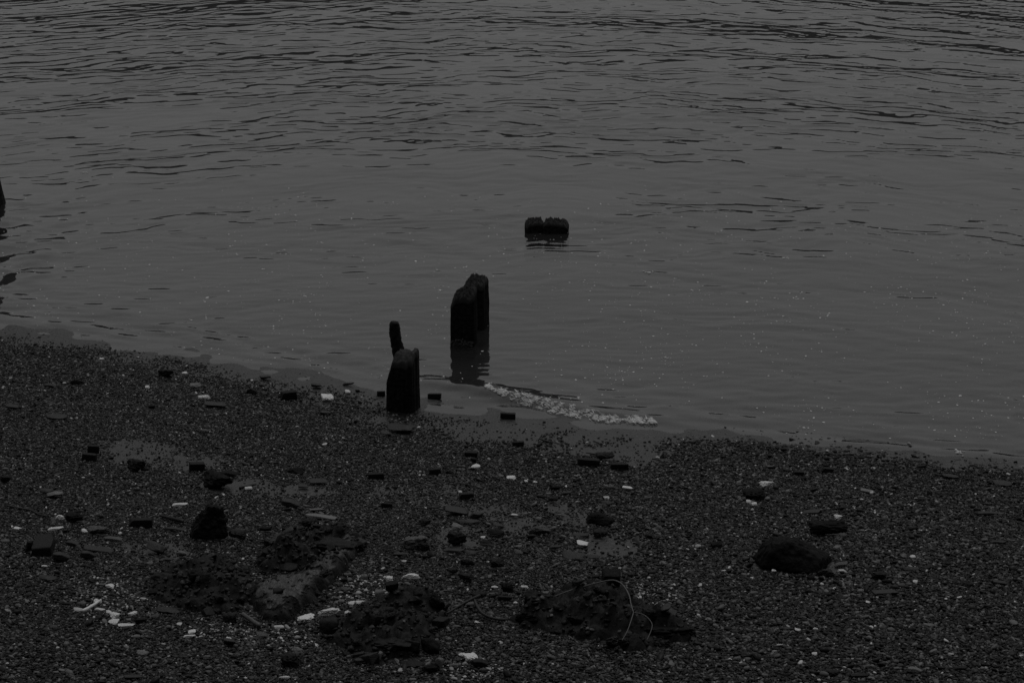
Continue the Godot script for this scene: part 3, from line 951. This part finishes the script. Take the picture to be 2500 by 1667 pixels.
	for e in [
		[477, 945, 29, 16, 0, "rock", "pale_stone", "grey stone with light top above the bone-shaped white stone"], [500, 1056, 22, 13, 0, "lump", "grey_stone", "faint grey lump on the open gravel left of the thick brick"], [133, 1209, 40, 19, 12, "slab", "pale_stone", "pale pointed slate on gravel near the left edge"],
		[241, 1297, 56, 24, -8, "boulder", "grey_stone", "long grey lumpy stone left of the long brick"], [275, 1316, 46, 14, 6, "slab", "grey_stone", "grey slate lying below the long grey lumpy stone"], [445, 1355, 20, 16, 0, "slab", "pale_stone", "pale triangular chip above the brick rubble mound"],
		[365, 1379, 16, 10, 0, "cobble", "pale_stone", "pale pebble at the left foot of the sunken slate above the rubble"], [747, 1238, 20, 9, 0, "lump", "pale_stone", "small pale stone at the corner of the large sunken slate"], [773, 1247, 37, 10, 2, "slab", "pale_stone", "pale flat stone, upper of two lying above the rubble bank"],
		[784, 1262, 80, 16, -5, "slab", "pale_stone", "longest pale flat stone, lower of two above the rubble bank"], [927, 1455, 26, 29, 20, "cobble", "pale_stone", "upright pale oval stone above the white stones of the heap"], [841, 1441, 26, 13, -14, "slab", "grey_stone", "grey chip below the mud slab's dark edge"],
		[889, 1411, 17, 13, 0, "cobble", "pale_stone", "pale round pebble right of the mud slab"], [928, 1606, 17, 24, 60, "slab", "pale_stone", "pale wedge standing below the dark heap"], [1073, 1622, 24, 32, 70, "slab", "pale_stone", "pale angular shard at the heap's lower right corner"],
		[1111, 1626, 30, 9, 0, "slab", "pale_stone", "pale flat chip at the bottom left of the white wedge"], [722, 1590, 28, 20, -40, "slab", "pale_stone", "pale slanted sliver beside two dark lumps near the bottom"], [1178, 1640, 18, 14, 0, "cobble", "grey_stone", "round grey cobble under the dark slab at the bottom"],
		[345, 1597, 31, 13, -18, "slab", "pale_stone", "pale curved chip alone on the lower left gravel"], [1015, 1325, 60, 40, 6, "boulder", "grey_stone", "grey rock with dark hollow right of the rubble bank"], [1116, 1287, 28, 13, -20, "slab", "pale_stone", "pale flat chip above the round dark rock"],
		[1316, 1295, 60, 24, -4, "boulder", "grey_stone", "long grey ridge-backed stone half buried in mud"], [1315, 1269, 16, 9, 0, "cobble", "pale_stone", "pale pebble above the ridge-backed stone"], [1487, 1193, 32, 10, -10, "lump", "pale_stone", "pale knobbly stone left of the white cone-shaped shard"],
		[1265, 1351, 22, 13, 0, "cobble", "grey_stone", "pale grey cobble below the ridge-backed stone"], [1267, 1337, 16, 8, 0, "cobble", "pale_stone", "pale pebble just above the pale grey cobble"], 
		[2119, 1201, 37, 12, -14, "slab", "pale_stone", "pale pointed slate high on the right gravel"], [2233, 1638, 36, 19, 0, "slab", "pale_stone", "large pale flat stone at the bottom of the right gravel"], [2054, 1380, 38, 13, 8, "slab", "grey_stone", "grey slate sticking out behind the boulder's right foot"],
		[1796, 1620, 16, 9, 30, "slab", "grey_stone", "small grey slate near the bottom, lower left on the right gravel"], [2270, 1205, 14, 16, 0, "lump", "grey_stone", "upright grey stone right of the pale pointed slate"], [1331, 1453, 20, 14, 0, "slab", "pale_stone", "pale chip above the left stones of the turf clod"],
		[640, 1553, 30, 14, 10, "slab", "grey_stone", "grey angular chip right of the round white pebble under the stick"], [379, 1510, 20, 15, 0, "cobble", "grey_stone", "grey cobble below the brick mound's left end"]]:
		lay("pale_stone", e[5], int(e[0] + e[1]) % 5, e[0], e[1], e[2], e[3], e[4], e[6], e[7], "stone", g)

	g = "dark rocks on the foreshore"
	for e in [
		[404, 911, 38, 23, 0, "boulder", "dark round rock at the shallow water's edge"], [614, 957, 27, 17, 0, "rock", "dark rock on gravel left of the thick brick"], [187, 934, 36, 15, 0, "rock", "low dark rock on gravel at the upper left"],
		[332, 1138, 46, 35, 0, "rock", "dark pyramid-shaped rock standing on bare mud"], [352, 1148, 22, 12, 0, "lump", "small dark lump at the pyramid rock's foot"], [531, 1174, 82, 46, -22, "rock", "big dark angular rock on the bare mud patch"], [558, 1158, 50, 18, -8, "slab", "dark slab leaning behind the big angular rock"],
		[13, 1171, 30, 20, 10, "rock", "dark rock cut by the left edge above the thin root"], [180, 1265, 48, 26, -8, "lump", "dark hollow chunk near the thin root"], [509, 1273, 92, 94, 0, "spire", "tall jagged dark stump-shaped rock standing on gravel"],
		[580, 1307, 46, 24, 0, "lump", "dark clump at the right foot of the tall jagged rock"], [71, 1335, 27, 32, 80, "slab", "dark slab leaning on the big end-on brick block"], [648, 1294, 28, 15, 0, "cobble", "smooth dark cobble above the rubble bank"],
		[343, 1516, 36, 17, 0, "rock", "dark rock among the left white stones"], [720, 1151, 43, 21, -12, "boulder", "dark rock on gravel in the open left of the flat brick"], [1115, 1315, 50, 38, 0, "lump", "round dark rock with hollow right of the grey hollowed rock"],
		[1037, 1338, 24, 22, 0, "lump", "dark knob stuck to the grey hollowed rock"], [1138, 1411, 40, 24, 0, "boulder", "dark boulder in gravel above the forked root"], [1103, 1395, 30, 17, 0, "rock", "dark stone just left of the boulder above the root"],
		[1214, 1378, 37, 26, 0, "rock", "dark rock in gravel between slabs and the brick with a hole"], [1143, 1376, 42, 18, 0, "lump", "low dark rock above the boulder over the root"], [1209, 1303, 44, 20, -6, "slab", "dark layered rock left of the ridge-backed stone"],
		[1239, 1438, 32, 27, 0, "lump", "dark lump just above the brick with a hole"], [1171, 1455, 38, 18, 10, "lump", "dark stone under the root's upper bend"], [1185, 1327, 30, 12, 0, "slab", "dark flat stone below the tiny pebble by the round dark rock"],
		[1297, 1312, 26, 14, 0, "rock", "dark stone at the left foot of the ridge-backed stone"], [1467, 1268, 72, 35, 0, "dome", "smooth rounded dark cobble on gravel below the white cone shard"], [1466, 1305, 40, 22, 0, "lump", "ragged dark clump below the rounded cobble"],
		[1037, 1278, 31, 19, 0, "rock", "dark stone left of the three flat slabs"], [1356, 1193, 31, 14, 0, "rock", "dark stone on gravel right of the hollow white stone"], [1351, 1221, 24, 14, 0, "rock", "dark stone below another on open gravel, mid beach"],
		[1477, 1115, 46, 21, -4, "rock", "dark angular rock above the longest brick"], [1848 + 96, 1357, 194, 95, 0, "dome", "largest dark domed boulder on the right gravel"], [2022, 1290, 98, 42, 0, "rock", "dark flat-topped rock just behind the largest boulder"],
		[2015, 1401, 42, 24, 10, "rock", "dark angular stone at the largest boulder's right foot"], [1980, 1414, 20, 13, 0, "cobble", "small dark stone under the largest boulder"], [2147, 1407, 42, 26, 0, "rock", "dark stone on gravel right of the largest boulder"],
		[2166, 1422, 26, 13, 0, "cobble", "low dark stone touching the one right of the boulder"], [1842, 1210, 58, 30, -6, "lump", "dark hollow rock below the ribbed white stone"], [1749, 1333, 30, 17, 14, "rock", "dark stone on gravel left of the largest boulder"],
		[2033, 1645, 34, 18, 10, "rock", "dark stone at the very bottom of the right gravel"], [2098, 1652, 44, 12, 0, "slab", "low dark stone on the bottom edge right of another"], [2490, 1016, 34, 20, 0, "rock", "dark rock in the shallows cut by the right edge"],
		[1171, 1620, 44, 24, 16, "slab", "dark slab propped on the bright white wedge stone"], [2365, 1430, 28, 14, 0, "rock", "low dark stone out on the right gravel"], [2345, 1634, 38, 13, 0, "slab", "low dark stone near the lower right corner"], [868, 1031, 10, 8, 0, "rock", "small dark stone alone left of the square post's slab"],
		[1095, 1156, 16, 9, 0, "rock", "small dark stone beside the half sunk brick"]]:
		lay("dark_rock", e[5], int(e[0] + e[1]) % 5, e[0], e[1], e[2], e[3], e[4], "black_stone" if int(e[0]) % 3 == 0 else "dark_stone", e[6], "rock", g)

	g = "slates and flat stones on the foreshore"
	for e in [
		[525, 990, 56, 15, -3, "long dark slab below the bone-shaped white stone"], [123, 943, 31, 12, -6, "small dark slate at the upper left by the low dark rock"], [153, 933, 16, 5, 0, "thin pale slate chip left of the low dark rock"], [137, 1020, 52, 14, 6, "thin slate alone on the left gravel slope"],
		[30, 995, 34, 13, -8, "dark slate near the left edge, above the left gravel slope"], [112, 1200, 34, 12, 0, "dark slate behind the pale pointed one at left"], [428, 1293, 52, 14, 4, "dark slate below the plank"], [178, 1328, 32, 15, -12, "small slate right of the big end-on brick block"],
		[214, 1357, 38, 24, 20, "square dark slate below the long thin slate at left"], [240, 1345, 78, 12, -10, "long thin slate among the left slates"], [150, 1361, 46, 26, 8, "broad dark slate at the foot of the big end-on brick"], [382, 1341, 52, 28, -8, "dark slate sunk in gravel above the rubble mound"],
		[410, 1369, 26, 9, 0, "thin slate between the sunken slate and the rubble mound"], [114, 1413, 47, 15, -10, "dark boat-shaped slate on the left gravel"], [325, 1655, 46, 16, 0, "dark flat stone at the bottom of the left gravel"], [711, 1230, 50, 24, -6, "large slate sunk in wet gravel above the pale flat stones"],
		[777, 1178, 46, 15, 4, "ribbed slate on wet mud left of the flat brick"], [740, 1190, 26, 11, 0, "small dark slate by the ribbed slate"], [647, 923, 27, 12, 14, "dark slate sliver at the edge of the shallows"], [639, 942, 17, 8, 0, "small dark flake below the slate sliver in the shallows"],
		[772, 943, 27, 12, -6, "dark flat stone awash above the white pitted stone"], [850, 939, 28, 8, -12, "thin dark flake awash left of the square post"], [980, 1048, 72, 27, -5, "broad flat slab lying right before the square post"], [943, 1060, 29, 13, 10, "small slab touching the broad one before the post"],
		[795, 1010, 27, 11, 0, "dark flat stone on gravel under the pitted white stone"], [1115, 1250, 60, 21, -10, "upper left of three flat slabs lying together"], [1163, 1261, 30, 18, -14, "right one of three flat slabs lying together"], [1142, 1275, 57, 13, -8, "lowest of three flat slabs lying together"],
		[1056, 1241, 29, 9, 0, "thin slate left of the three flat slabs"], [1218, 1285, 30, 12, 0, "slate above the dark layered rock"], [1108, 1346, 52, 15, -6, "oval slate below the round dark rock"], [980, 1355, 40, 13, -8, "slate below the grey hollowed rock"],
		[1150, 1352, 30, 12, 6, "slate right of the oval slate"], [1383, 1206, 30, 10, -6, "small slate right of two dark stones, mid beach"], [1482, 1230, 29, 12, 4, "small slate under a white stone above the rounded cobble"], [1356, 1338, 32, 11, 4, "slate left of the pale triangular stone"],
		[1402, 1361, 58, 22, -4, "larger of two flat slabs below the pale triangular stone"], [1450, 1363, 34, 15, 0, "smaller of two flat slabs below the pale triangular stone"], [2226, 1391, 42, 12, 0, "slate on gravel right of the largest boulder"], [2161, 1449, 62, 12, 2, "long thin slate lower right of the largest boulder"],
		[1982, 1252, 48, 14, 0, "dark flat stone above the rock behind the boulder"], [2412, 1254, 54, 13, 2, "pale-edged slate near the right edge"], [2438, 1326, 38, 12, -10, "dark slate near the right edge, middle of three"], [2441, 1424, 34, 12, -6, "dark slate near the right edge, lowest of three"],
		[2449, 1183, 48, 15, -4, "dark slate near the right edge by the waterline"], [2322, 1165, 42, 13, -4, "dark flat stone at the right waterline"], [2257, 1220, 30, 9, -8, "thin dark slate below the right waterline stones"], [1926, 1537, 29, 9, 0, "small slate on the lower right gravel"],
		[1420, 1308, 42, 12, 8, "thin slate left of the ragged clump under the cobble"], [560, 1400 + 170, 30, 20, 0, "dark slate under the round stick"]]:
		lay("slate", "slab", int(e[0] + e[1]) % 5, e[0], e[1], e[2], e[3], e[4], "slate", e[5], "slate", g)

# ------------------------------------------------------------------ sticks, roots and twigs
func strand(called: String, label: String, category: String, part: String, m: String, lines: Array, sides := 7) -> void:
	var first := on_ground(lines[0][0][0], lines[0][0][1], lines[0][0][2])
	var t := base(called, first)
	tag(t, label, category)
	for line in lines:
		var pts := []
		var rad := []
		for p in line:       # u, v, height above the foreshore, thickness in photograph pixels
			var q := on_ground(p[0], p[1], p[2])
			pts.append(q - first)
			rad.append(p[3] * pixel_size(q) * 0.43)
		put(part, tube(pts, rad, sides), mats[m], t)

func build_twigs() -> void:
	strand("forked_twig", "pale forked twig arching over the dark turf clod", "twig", "stem", "twig_bark", [
		[[1338, 1463, 0.10, 4], [1385, 1444, 0.16, 4], [1435, 1429, 0.20, 4], [1486, 1417, 0.25, 4], [1510, 1420, 0.27, 4], [1526, 1434, 0.27, 3.6], [1537, 1455, 0.26, 3.4], [1541, 1475, 0.25, 3.2], [1547, 1495, 0.24, 3]],
		[[1547, 1495, 0.24, 2.8], [1540, 1518, 0.22, 2.6], [1531, 1542, 0.19, 2.4], [1519, 1563, 0.15, 2]],
		[[1547, 1495, 0.24, 2.8], [1570, 1500, 0.23, 2.6], [1588, 1515, 0.21, 2.4], [1592, 1532, 0.18, 2.2], [1580, 1562, 0.13, 2]]], 6)
	strand("forked_root", "dark forked root reaching from the stone heap to the clod", "root", "branch", "root_bark", [
		[[1090, 1498, 0.03, 7], [1120, 1480, 0.06, 7], [1150, 1463, 0.09, 8], [1172, 1453, 0.08, 9]], [[1157, 1462, 0.08, 8], [1166, 1482, 0.06, 9], [1182, 1500, 0.04, 8], [1212, 1511, 0.03, 8], [1240, 1512, 0.03, 6]]])
	strand("thin_root", "thin dark root trailing over gravel at the left edge", "root", "stem", "root_bark", [[[12, 1233, 0.02, 5], [45, 1240, 0.02, 5], [75, 1246, 0.025, 6], [95, 1256, 0.02, 5], [115, 1260, 0.015, 3]]])
	strand("round_stick", "short straight round stick below the brick rubble mound", "stick", "shaft", "grey_stone", [[[590, 1498, 0.05, 13], [612, 1513, 0.04, 13], [634, 1528, 0.03, 13]]], 10)
	strand("white_stick", "knobbly white stick leading down from the left white stones", "stick", "shaft", "chalk", [[[199, 1492, 0.03, 9], [213, 1485, 0.035, 9], [228, 1476, 0.04, 8], [246, 1464, 0.04, 7]]], 9)
	strand("plank", "dark weathered plank end slanting towards the tall jagged rock", "plank", "board", "slate", [[[389, 1258, 0.03, 5], [412, 1264, 0.03, 11], [440, 1271, 0.03, 11], [448, 1274, 0.025, 6]]], 8)
	strand("driftwood_sliver", "curved driftwood sliver beside the white domed stone on mud", "driftwood", "shaft", "root_bark", [[[583, 1191, 0.015, 7], [602, 1187, 0.02, 9], [624, 1182, 0.02, 5]]])
	strand("wet_stick", "thin dark stick awash in stones below the foam", "stick", "shaft", "root_bark", [[[1316, 1070, 0.02, 5], [1335, 1077, 0.02, 6], [1358, 1081, 0.02, 3]]])
	strand("thin_stick", "thin dark stick sticking out of the angular rock above bricks", "stick", "shaft", "root_bark", [[[1430, 1105, 0.02, 3], [1450, 1108, 0.03, 4], [1466, 1111, 0.03, 4]]])

# ------------------------------------------------------------------ foam
func scatter(called: String, label: String, category: String, mesh: Mesh, m: Material, where: Array[Transform3D], tints: PackedColorArray, parent: Node = null) -> void:
	var mm := MultiMesh.new()
	mm.transform_format = MultiMesh.TRANSFORM_3D
	mm.use_colors = tints.size() > 0
	mm.mesh = mesh
	mm.instance_count = where.size()
	for i in where.size():
		mm.set_instance_transform(i, where[i])
		if tints.size():
			mm.set_instance_color(i, tints[i])
	var o := MultiMeshInstance3D.new()
	o.name = called if parent else numbered(called)
	o.multimesh = mm
	o.material_override = m
	(parent if parent else self).add_child(o, true)
	tag(o, label, category, "", "stuff")

func build_wave() -> void:
	rng.seed = 404
	var line := [[1185, 957, 8], [1215, 966, 14], [1250, 975, 19], [1300, 988, 22], [1350, 1000, 22], [1400, 1010, 22], [1450, 1020, 20], [1500, 1027, 17], [1550, 1029, 14], [1590, 1032, 11], [1605, 1036, 5]]
	var list: Array[Transform3D] = []
	while list.size() < 2100:
		var s := rng.randf() * (line.size() - 1)
		var i := mini(int(s), line.size() - 2)
		var u := lerpf(line[i][0], line[i + 1][0], s - i)
		var mid := lerpf(line[i][1], line[i + 1][1], s - i)
		var wide := lerpf(line[i][2], line[i + 1][2], s - i)
		var off := rng.randf_range(-0.5, 0.5)
		var v := mid + off * wide
		if 0.5 * noise_a.get_noise_2d(u * 0.035 + v * 0.05, v * 0.08) + 0.45 * noise_c.get_noise_2d(u * 0.12 + v * 0.09, v * 0.1) + 0.42 < absf(off) * 0.9 + rng.randf() * 0.6:
			continue
		var p := on_level(u, v, 0.0)
		p.y = maxf(ripple(p.x, p.z), ground(p.x, p.z)) + 0.002 + rng.randf() * 0.018
		var l := rng.randf_range(0.012, 0.05)
		var b := Basis.from_euler(Vector3(rng.randf_range(-0.35, 0.35), rng.randf_range(0.2, 1.5), rng.randf_range(-0.3, 0.3))).scaled_local(Vector3(l * 0.085, l * 0.08, l))
		list.append(Transform3D(b, p))
	scatter("breaking_foam", "white foam strands of the small wave breaking on the shore", "foam", shape("pebble", 0), mats["foam"], list, PackedColorArray())
	# flecks of foam drifting on the water
	list = []
	var tries := 0
	while list.size() < 1900 and tries < 60000:
		tries += 1
		var u := rng.randf_range(-60, 2560)
		var v := rng.randf_range(425, 1075)
		var p := on_level(u, v, 0.0)
		if p.z > shore(p.x) - 0.25:
			continue
		var density := 0.30 + 0.75 * noise_b.get_noise_2d(p.x * 0.55 + 20.0, p.z * 0.28) + 0.5 * noise_a.get_noise_2d(p.x * 1.7, p.z * 0.9)
		density *= smoothstep(425.0, 520.0, v)
		density += 0.8 * exp(-pow((u - 1640.0) / 60.0, 2.0) - pow((v - 925.0) / 35.0, 2.0)) + 0.3 * exp(-pow((u - 1760.0) / 220.0, 2.0) - pow((v - 830.0) / 110.0, 2.0))
		if rng.randf() > density:
			continue
		p.y = ripple(p.x, p.z) + 0.001
		var l := 0.007 + 0.014 * pow(rng.randf(), 3.0)
		if rng.randf() < 0.012:
			l *= 1.9
		list.append(Transform3D(Basis.from_euler(Vector3(0, rng.randf() * TAU, 0)).scaled_local(Vector3(l * rng.randf_range(0.8, 1.7), l * 0.35, l)), p))
	scatter("foam_flecks", "small white foam flecks drifting on the river", "foam", shape("pebble", 1), mats["scum"], list, PackedColorArray())
	for e in [[1582, 666, 20, 10, "clot of white foam drifting alone right of the timber posts"], [2344, 1104, 34, 20, "white splash of foam over a stone by the right waterline"], [1918, 633, 18, 5, "thin streak of foam out on the right water"], [1074, 710, 17, 6, "faint pale foam patch left of the pair of posts"], [204, 421, 16, 5, "foam fleck far out at the upper left"], [1627, 873, 17, 7, "faint foam clot in the thick of the drifting flecks"]]:
		var at := on_level(e[0], e[1], 0.0)
		at.y = maxf(ripple(at.x, at.z), ground(at.x, at.z))
		var px := pixel_size(at)
		var st := SurfaceTool.new()
		st.begin(Mesh.PRIMITIVE_TRIANGLES)
		for i in 14:
			var q := Vector2(rng.randfn() * 0.28, rng.randfn() * 0.28)
			var r: float = e[2] * px * rng.randf_range(0.12, 0.3)
			st.append_from(shape("pebble", i % 5), 0, Transform3D(Basis.from_euler(Vector3(0, rng.randf() * 6, 0)).scaled_local(Vector3(r, r * 0.4, r)), Vector3(q.x * e[2] * px, r * 0.1, q.y * e[3] * px * 2.4)))
		var o := put("foam_clot", st.commit(), mats["scum"])
		o.position = at
		tag(o, e[4], "foam", "clots of foam on the water")

# ------------------------------------------------------------------ gravel
func bare(u: float, v: float) -> float:    # 1 where the photograph shows bare mud, 0 where it is all gravel
	var b := 0.0
	for e in [[330, 1100, 130, 32, 1.0], [455, 1128, 110, 30, 0.9], [600, 1190, 100, 28, 0.95], [750, 1200, 110, 22, 0.7], [1130, 1000, 170, 34, 1.0], [1260, 1050, 240, 50, 0.85], [1460, 1075, 220, 45, 0.78], [1560, 1120, 120, 30, 0.8], [1300, 1262, 260, 46, 0.66], [1480, 1330, 110, 46, 0.85], [1200, 1310, 220, 55, 0.6], [1000, 1210, 240, 45, 0.45], [400, 1345, 160, 36, 0.55], [640, 1560, 150, 50, 0.3], [1320, 1420, 110, 30, 0.4], [860, 1100, 240, 60, 0.18], [940, 1030, 90, 18, 0.45], [1640, 1050, 120, 26, 0.5], [2240, 1110, 120, 18, 0.4], [560, 895, 60, 14, 0.6], [700, 940, 110, 16, 0.55]]:
		var q := pow((u - e[0]) / e[2], 2.0) + pow((v - e[1]) / e[3], 2.0)
		b = maxf(b, e[4] * minf(1.0, 1.35 * exp(-1.1 * q)))
	return b

func build_gravel() -> void:
	rng.seed = 2024
	var kinds := 6
	var lists: Array = []
	var tints: Array = []
	for k in kinds:
		var l: Array[Transform3D] = []
		lists.append(l)
		tints.append(PackedColorArray())
	var x0 := -6.6
	var x1 := 6.6
	var z0 := -29.5
	var z1 := -14.6
	var total := 0
	for n in 1650000:
		if total >= 620000:
			break
		var x := rng.randf_range(x0, x1)
		var z := rng.randf_range(z0, z1)
		var d := z - shore(x)
		if d < -1.7:
			continue
		var at := Vector3(x, ground(x, z), z)
		var px := pixel_of(at)
		if px.x < -330 or px.x > 2830:
			continue
		# coarse on the right and low on the beach, fine on the left
		var coarse := smoothstep(900.0, 1900.0, px.x) * 0.65 + smoothstep(1250.0, 1600.0, px.y) * 0.55 + 0.35 * noise_a.get_noise_2d(x * 0.5 + 7.0, z * 0.5)
		coarse = clampf(coarse, 0.0, 1.0)
		var size := lerpf(0.0122, 0.0195, coarse) * exp(rng.randfn() * 0.3)
		if rng.randf() < 0.02:
			size *= 1.7
		var want := lerpf(1.0, 0.62, coarse)           # fewer where they are larger
		want *= clampf(1.0 - bare(px.x, px.y) * (1.12 + 1.0 * noise_b.get_noise_2d(x * 1.6, z * 1.6)), 0.05, 1.0)
		want *= clampf(0.86 + 0.5 * noise_b.get_noise_2d(x * 1.1 + 50.0, z * 1.1), 0.3, 1.0)
		var reach := lerpf(1.3, 0.5, smoothstep(1500.0, 1900.0, px.x))
		if d < reach:
			want *= clampf(pow(smoothstep(-1.3, reach + 0.35, d), 2.6) * (1.0 + 1.3 * noise_b.get_noise_2d(x * 1.6, z * 1.6 + 9.0)), 0.01, 1.0)
		if rng.randf() > want:
			continue
		if is_covered(x, z):
			continue
		size = minf(size, 0.06)
		var k := rng.randi() % kinds
		var flat := rng.randf_range(0.3, 0.75)
		var b := Basis.from_euler(Vector3(rng.randf_range(-0.5, 0.5), rng.randf() * TAU, rng.randf_range(-0.5, 0.5))).scaled_local(Vector3(size * rng.randf_range(1.0, 1.8), size * flat, size * rng.randf_range(0.75, 1.05)))
		at.y += size * flat * rng.randf_range(0.0, 0.75)
		if d < 0.35:
			at.y -= 0.012 * clampf(1.0 - d / 0.35, 0.0, 1.0)
		lists[k].append(Transform3D(b, at))
		var tone := 0.0055 * exp(rng.randfn() * 0.8)
		if rng.randf() < 0.25:
			tone = rng.randf_range(0.018, 0.1)
		if d < 1.0 and rng.randf() < 0.7 - 0.5 * d:
			tone *= 0.55
		var pale := 0.010
		for e in [[250, 1465, 90, 60], [690, 1555, 95, 35], [560, 1545, 110, 25], [1140, 1640, 90, 26], [880, 1440, 90, 40], [1600, 1450, 60, 40]]:
			pale = maxf(pale, 0.13 * clampf(1.3 - pow((px.x - e[0]) / e[2], 2.0) - pow((px.y - e[1]) / e[3], 2.0), 0.0, 1.0))
		if rng.randf() < pale:
			tone = rng.randf_range(0.15, 0.4)
		tints[k].append(Color(tone, tone, tone))
		total += 1
	print("pebbles ", total)
	var t := base("gravel", Vector3.ZERO)
	tag(t, "dark wet shingle and gravel covering the foreshore", "gravel", "", "stuff")
	for k in kinds:
		scatter("pebbles", "", "", shape("pebble", k), mats["pebble"], lists[k], tints[k], t)
